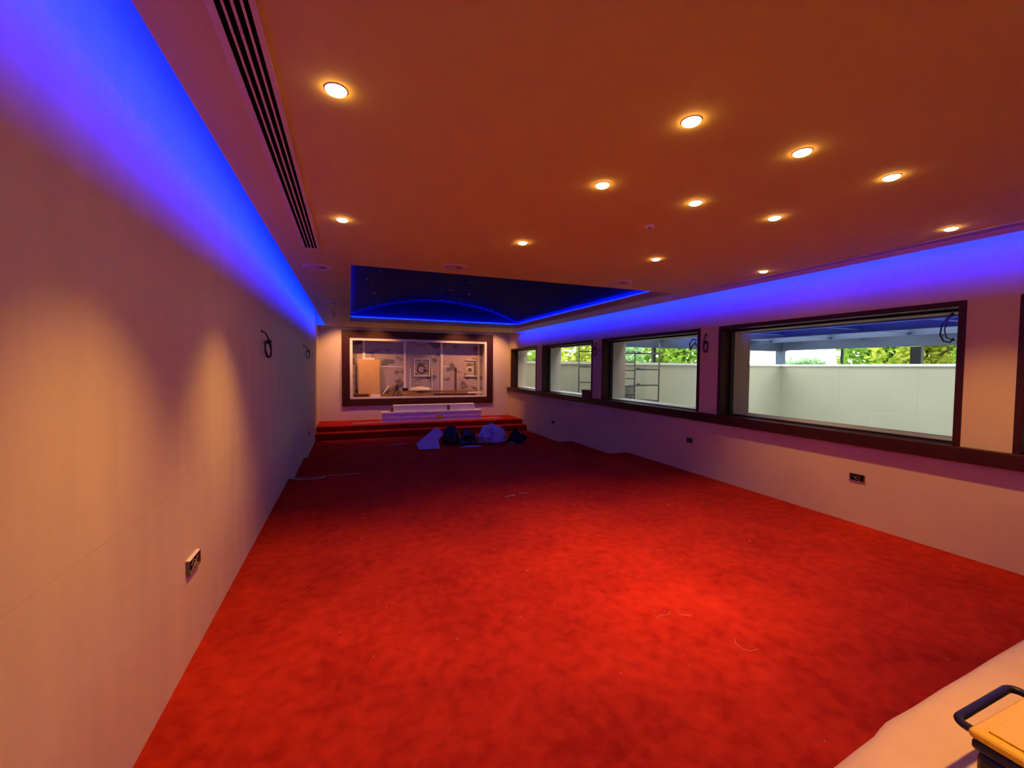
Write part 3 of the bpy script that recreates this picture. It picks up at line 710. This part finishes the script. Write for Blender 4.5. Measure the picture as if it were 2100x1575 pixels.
# ================================================================== HEAP BEFORE THE STAGE
def loft(curves, m, name, thick):
    n = len(curves[0]); mb = MB()
    vs = [p_ for c_ in curves for p_ in c_]; fs = [(i * n + k_, i * n + k_ + 1, (i + 1) * n + k_ + 1, (i + 1) * n + k_) for i in range(len(curves) - 1) for k_ in range(n - 1)]
    o = mb.add(vs, fs).obj(name, m, smooth=True)
    md = o.modifiers.new('solid', 'SOLIDIFY'); md.thickness = thick; md.offset = 0
    sdf = o.modifiers.new('sub', 'SUBSURF'); sdf.levels = sdf.render_levels = 2
    return o
FP = [(1.346, 8.903, -0.255), (1.8, 8.901, -0.259), (1.764, 8.988, -0.065), (1.88, 9.036, 0.041), (1.826, 9.085, 0.151), (1.722, 9.097, 0.175), (1.291, 8.96, -0.128)]
fm = MB(); nf = len(FP); bk_ = V((.03, .075, -.03))
fm.add(FP + [tuple(V(p_) + bk_ * (1 if p_[2] > Z2 + .05 else 0) + (V((.01, .06, 0)) if p_[2] <= Z2 + .05 else V())) for p_ in FP], [tuple(range(nf - 1, -1, -1)), tuple(range(nf, 2 * nf))] + [(i_, (i_ + 1) % nf, nf + (i_ + 1) % nf, nf + i_) for i_ in range(nf)])
tag(fm.obj('foam_sheet', M['foam'], bevel=.018, segs=3), 'thick white foam slab leaning on the carpet before the stage', 'foam slab')
tag(crumple('dark_bag', (2.14, 9.42, Z2), (.20, .17, .36), M['bagd'], 11, .35, 2.4), 'black bag right behind the white foam slab', 'bag')
tag(crumple('brown_film_heap', (2.48, 9.22, Z2), (.19, .16, .30), M['bagb'], 5, .55, 3.4, sub=3, smooth=False), 'dark brown crumpled film between the black bag and the pale bag', 'film')
tag(crumple('film_scrap', (2.45, 8.90, Z2), (.22, .05, .035), M['bagw'], 9, .6, 3.5, sub=3), 'thin pale film scrap lying before the brown film', 'film')
tag(crumple('pale_bag', (3.06, 9.25, Z2), (.31, .22, .40), M['bagw'], 2, .5, 1.55, sub=3, smooth=False), 'pale bluish crumpled plastic bag in the middle of the heap', 'bag')
tag(crumple('navy_cloth', (3.90, 9.36, Z2), (.10, .10, .13), M['navy'], 8, .3, 2.2), 'low dark cloth bundle right of the dark peaked bag', 'cloth')
bm = MB(); pts = []
N_ = 20
prof = [(.20, 0), (.17, .09), (.11, .2), (.05, .29), (.012, .335)]
bm.lathe([(rr * 1.0, zz) for rr, zz in prof], (3.62, 9.12, Z2 + .001), N_)
bm.v = [(x + .03 * noise.noise(V((x * 9, y * 9, z * 7))), y + .03 * noise.noise(V((x * 8, y * 8, z * 8 + 4))), z) for x, y, z in bm.v]
tag(bm.obj('peaked_bag', M['navy'], smooth=True), 'dark peaked bag standing at the right end of the pile', 'bag')
tag(crumple('paper_scrap', (3.42, 9.52, Z2), (.12, .07, .16), M['foam'], 6, .4, 2.5, sub=3), 'pale paper scrap between the pale bag and dark peaked bag', 'paper')
tag(crumple('tan_scrap', (3.43, 8.90, Z2), (.10, .06, .06), M['plank'], 7, .4, 2.5, sub=3), 'small tan scrap before the dark peaked bag', 'scrap')

# ================================================================== WALL FITTINGS
def arc(c, r1, r2, plane, a0, a1, n=18):
    out = []
    for i in range(n + 1):
        a = a0 + (a1 - a0) * i / n
        out.append((c[0], c[1] + r1 * math.cos(a), c[2] + r2 * math.sin(a)) if plane == 'yz' else (c[0] + r1 * math.cos(a), c[1], c[2] + r2 * math.sin(a)))
    return out
CR = .0065
def coil(x, y, z, sgn, w_, h_, label, turns=2.4, tail=(0.18, .14)):
    # looped cable end hanging out of a hole in a side wall; sgn = direction into the room
    r = empty('cable_coil', (x, y, z), label, 'cable', 'cable ends hanging from the side walls')
    pts = [(x, y - tail[0], z + h_ + tail[1]), (x + sgn * .03, y - tail[0] * .7, z + h_ + tail[1] * .8), (x + sgn * .05, y - tail[0] * .3, z + h_ + tail[1] * .2)]
    n = int(turns * 16)
    for i in range(n + 1):
        a = math.pi / 2 - 2 * math.pi * i / 16
        k_ = 1 + .10 * math.sin(i * .9)
        pts.append((x + sgn * (.04 + .012 * math.sin(i * .37)), y + w_ * math.cos(a) * k_, z + h_ * math.sin(a) * k_))
    MB().tube(pts, CR, 6).obj('loop', M['cable'], r, smooth=True)
    MB().box(x + min(0, sgn * .004), y - tail[0] - .015, z + h_ + tail[1] - .015, x + max(0, sgn * .004), y - tail[0] + .015, z + h_ + tail[1] + .015).obj('grommet', M['cable'], r)
    MB().bar((x + sgn * .045, y - .02, z + h_ * .9), (x + sgn * .045, y + w_ * .9, z + h_ * 1.05), .03, .03).obj('tie', M['cable'], r)
    return r
coil(XL, 4.60, 1.655, 1, .09, .075, 'dark coiled cable end on the left wall, nearer one', tail=(.10, .09))
coil(XL, 8.70, 1.71, 1, .22, .07, 'dark coiled cable end on the left wall, farther one', turns=1.3, tail=(.45, .08))
coil(XR, 4.46, 1.80, -1, .028, .07, 'dark coiled cable end between the third and large windows', tail=(-.04, .10))
coil(XR, 7.26, 1.82, -1, .035, .07, 'dark coiled cable end between the second and third windows', tail=(-.04, .10))
# cables hanging in the window reveals
r = empty('hanging_cable', (XG + .06, 2.080, 2.0), 'dark looped cable hanging at the top right of the large window', 'cable')
MB().tube([(XG + .08, 2.045, 2.0), (XG + .09, 2.080, 1.97), (XG + .10, 2.125, 1.90), (XG + .10, 2.135, 1.82), (XG + .10, 2.110, 1.76), (XG + .09, 2.060, 1.745), (XG + .08, 2.035, 1.78)], .006, 6).obj('loop', M['cable'], r, smooth=True)
MB().tube([(XG + .09, 2.045, 1.99), (XG + .11, 2.090, 1.95), (XG + .12, 2.115, 1.86), (XG + .11, 2.095, 1.79), (XG + .10, 2.035, 1.76)], .005, 6).obj('loop', M['cable'], r, smooth=True)
r = empty('hanging_cable', (XG + .06, 4.970, 1.95), 'dark tangled cable hanging at the top right of the third window from the stage', 'cable')
MB().tube([(XG + .08, 4.930, 1.93), (XG + .09, 5.020, 1.95), (XG + .10, 5.090, 1.88), (XG + .10, 5.070, 1.78), (XG + .09, 5.030, 1.84), (XG + .10, 4.970, 1.90), (XG + .08, 4.930, 1.84)], .010, 6).obj('loop', M['cable'], r, smooth=True)

def socket(x, y, z, sgn, wy, hz, depth, label, pale_top=False):
    r = empty('socket_box', (x, y, z), label, 'socket box', 'open socket boxes on the walls')
    t = .006; x0, x1 = sorted((x, x + sgn * depth))
    y0, y1, z0, z1 = y - wy / 2, y + wy / 2, z - hz / 2, z + hz / 2
    m = MB(); m.box(x0, y0, z0, x1, y0 + t, z1); m.box(x0, y1 - t, z0, x1, y1, z1); m.box(x0, y0 + t, z0, x1, y1 - t, z0 + t)
    m.obj('box', M['sock'], r)
    MB().box(x0, y0 + t, z1 - t, x1, y1 - t, z1).obj('top_edge', M['carton'] if pale_top else M['sock'], r)
    MB().box(min(x, x + sgn * .003), y0 + t, z0 + t, max(x, x + sgn * .003), y1 - t, z1 - t).obj('recess', M['void'], r)
    xs_ = x + sgn * depth * .75
    MB().tube([(xs_, y - wy * .25, z), (xs_, y - wy * .05, z + hz * .22), (xs_, y + wy * .2, z), (xs_, y, z - hz * .25), (x + sgn * (depth + .004), y + wy * .1, z - hz * .1)], .0025, 6).obj('wire', M['copper'], r)
    MB().tube([(xs_, y + wy * .3, z + hz * .2), (xs_, y + wy * .1, z - hz * .05), (xs_, y - wy * .2, z - hz * .3)], .002, 6).obj('wire', M['copper'], r)
    return r
socket(XL, 2.57, .487, 1, .17, .075, .016, 'open socket box low on the left wall, pale top edge', True)
socket(XR, 2.58, .452, -1, .13, .07, .010, 'open socket box with wires below the large window')
socket(XR, 4.75, .46, -1, .105, .07, .008, 'small dark socket box below the third window from the stage')
socket(XR, 9.16, .17, -1, .12, .07, .008, 'small dark socket box low on the right wall near the stage')
socket(XL, 9.16, .18, 1, .14, .07, .008, 'small dark socket box low on the left wall near the stage')
# box on the sill
r = empty('sill_box', (4.69, 7.62, ZLEDGE), 'dark brown box standing on the sill of the second window from the stage', 'box')
MB().box(4.60, 7.46, ZLEDGE, 4.755, 7.80, ZLEDGE + .135).obj('carton', M['brown'], r, bevel=.004)
MB().box(4.595, 7.455, ZLEDGE + .12, 4.76, 7.805, ZLEDGE + .15).obj('lid', M['brown'], r, bevel=.004)

# ================================================================== FLOOR BITS
def floor_wire(pts, r_, m, name, label, cat):
    o = MB().tube(pts, r_, 6).obj(name, m, smooth=True); return tag(o, label, cat)
floor_wire([(-.76, 6.18, .010), (-.70, 6.16, .008), (-.58, 6.08, .008), (-.48, 6.06, .008), (-.38, 6.08, .008), (-.32, 6.13, .008)], .0065, M['wcable'], 'floor_cable', 'short pale curved cable on the carpet by the left wall', 'cable')
floor_wire([(-.74, 6.19, .006), (-.4, 6.19, .005), (-.05, 6.20, .005), (.14, 6.205, .005)], .0035, M['wcable'], 'floor_thread', 'long thin pale thread along the carpet tier edge', 'thread')
floor_wire([(.79, 9.78, Z2 + .007), (.86, 9.68, Z2 + .007), (.95, 9.68, Z2 + .007), (1.0, 9.78, Z2 + .007), (1.1, 9.82, Z2 + .007), (1.2, 9.74, Z2 + .007)], .008, M['wcable'], 'floor_cable', 'pale wavy cable on the carpet left of the foam sheet', 'cable')
floor_wire([(1.66, 4.50, .006), (1.72, 4.52, .006), (1.80, 4.53, .006)], .004, M['lint'], 'wood_splinter', 'pale splinter on the carpet, left of the two', 'splinter')
floor_wire([(1.86, 4.58, .006), (1.97, 4.56, .006)], .004, M['lint'], 'wood_splinter', 'pale splinter on the carpet, right of the two', 'splinter')
floor_wire([(1.69, 1.98, .004), (1.75, 2.00, .005), (1.80, 1.99, .004), (1.83, 2.01, .004)], .0009, M['lint'], 'thread_scrap', 'thin curved thread on the bright carpet, left one', 'thread')
floor_wire([(1.86, 1.97, .004), (1.92, 1.93, .004)], .0009, M['lint'], 'thread_scrap', 'thin straight thread on the bright carpet, right one', 'thread')
floor_wire([(1.99, 1.68, .004), (1.955, 1.65, .005), (1.95, 1.60, .005), (1.98, 1.57, .004), (2.03, 1.57, .004)], .0010, M['lint'], 'thread_curl', 'hook-shaped thread curl on the carpet', 'thread')
lt = MB(); rl = random.Random(5)
for i in range(60):
    x = rl.uniform(-.5, 4.3); y = rl.uniform(.9, 5.6); a = rl.uniform(0, 6.28); L_ = rl.choice((.0025, .003, .004, .009)); w_ = rl.uniform(.0012, .0022)
    lt.obox((x, y, .003), (math.cos(a) * L_, math.sin(a) * L_, 0), (-math.sin(a) * w_, math.cos(a) * w_, 0), (0, 0, .002))
tag(lt.obj('carpet_lint', M['lint']), 'pale lint specks scattered over the red carpet', 'lint', kind='stuff')

# ================================================================== FOREGROUND TABLE AND TOOL CASE
TT = .70
tb = empty('covered_table', (1.4, .25, 0), 'cream cloth-covered table across the lower right corner', 'table')
def rr_edge(t):   # far edge of the cloth over the table, y as a function of x
    return None
front = [(.45, .500), (.70, .518), (.87, .540), (1.02, .556), (1.08, .561), (1.12, .570), (1.155, .576), (1.25, .580), (1.40, .588), (1.70, .602), (1.94, .615), (2.20, .628), (2.45, .64)]
prof = [(-.012, -.34), (-.006, -.20), (.0, -.06), (-.002, -.035), (-.010, -.014), (-.026, -.003), (-.05, .0), (-.12, .001), (-.22, .0), (-.34, -.002), (-.46, -.004), (-.58, -.006)]
m = MB(); npf = len(prof)
N2 = 60; xs2 = [front[0][0] + (front[-1][0] - front[0][0]) * i / N2 for i in range(N2 + 1)]
def fy(x):
    for (xa, ya), (xb, yb_) in zip(front[:-1], front[1:]):
        if xa <= x <= xb: return ya + (yb_ - ya) * (x - xa) / (xb - xa)
for x in xs2:
    for dy, dz in prof:
        hang = dz < -.05 and dy > -.1
        m.v.append((x, fy(x) + dy + (.012 * math.sin(x * 13) * (-dz) if hang else 0), TT + dz + .0035 * noise.noise(V((x * 5, dy * 9, 2)))))
for i in range(N2):
    for k_ in range(npf - 1): m.f.append((i * npf + k_, i * npf + k_ + 1, (i + 1) * npf + k_ + 1, (i + 1) * npf + k_))
o = m.obj('dust_sheet', M['cloth'], tb, smooth=True)
md = o.modifiers.new('solid', 'SOLIDIFY'); md.thickness = .006; md.offset = -1
MB().box(.50, -.02, TT - .05, 2.40, .44, TT - .022).obj('table_top', M['plank'], tb)
for x in (.56, 2.34):
    for y in (.04, .38):
        MB().box(x - .025, y - .025, 0, x + .025, y + .025, TT - .05).obj('leg', M['galv'], tb)

ZC = .86          # top of the yellow lid
tcx0, tcx1, tcy0, tcy1 = 1.032, 1.42, .06, .388
tc_ = empty('tool_case', (1.24, .2, TT), 'black tool case with yellow lid and black handle on the cream table', 'tool case')
MB().box(tcx0 + .008, tcy0 + .008, TT + .004, tcx1 - .008, tcy1 - .008, ZC - .035).obj('body', M['black'], tc_, bevel=.016, segs=3)
MB().box(tcx0 + .004, tcy0 + .004, ZC - .036, tcx1 - .004, tcy1 - .004, ZC - .018).obj('rim', M['black'], tc_, bevel=.006)
lid = MB().box(tcx0, tcy0, ZC - .017, tcx1, tcy1, ZC).obj('lid', M['yellow'], tc_, bevel=.012, segs=3)
MB().box(tcx0 + .02, tcy0 + .02, ZC, tcx1 - .02, tcy1 - .02, ZC + .0035).obj('lid_panel', M['yellow'], lid, bevel=.003)
hz = ZC - .028
hx0, hx1, hy1 = 1.078, 1.30, .426
def corner(cx, cy, r_, a0, a1, n=7): return [(cx + r_ * math.cos(math.radians(a0 + (a1 - a0) * i / n)), cy + r_ * math.sin(math.radians(a0 + (a1 - a0) * i / n)), hz) for i in range(n + 1)]
hp = [(hx1, tcy1 - .012, hz)] + corner(hx1 - .018, hy1 - .018, .018, 0, 90) + corner(hx0 + .018, hy1 - .022, .018, 90, 180) + [(hx0 - .001, tcy1 - .03, hz), (hx0 + .001, tcy1 - .10, hz), (hx0 + .02, tcy1 - .12, hz)]
MB().tube(hp, .0075, 10).obj('handle', M['black'], tc_, smooth=True)
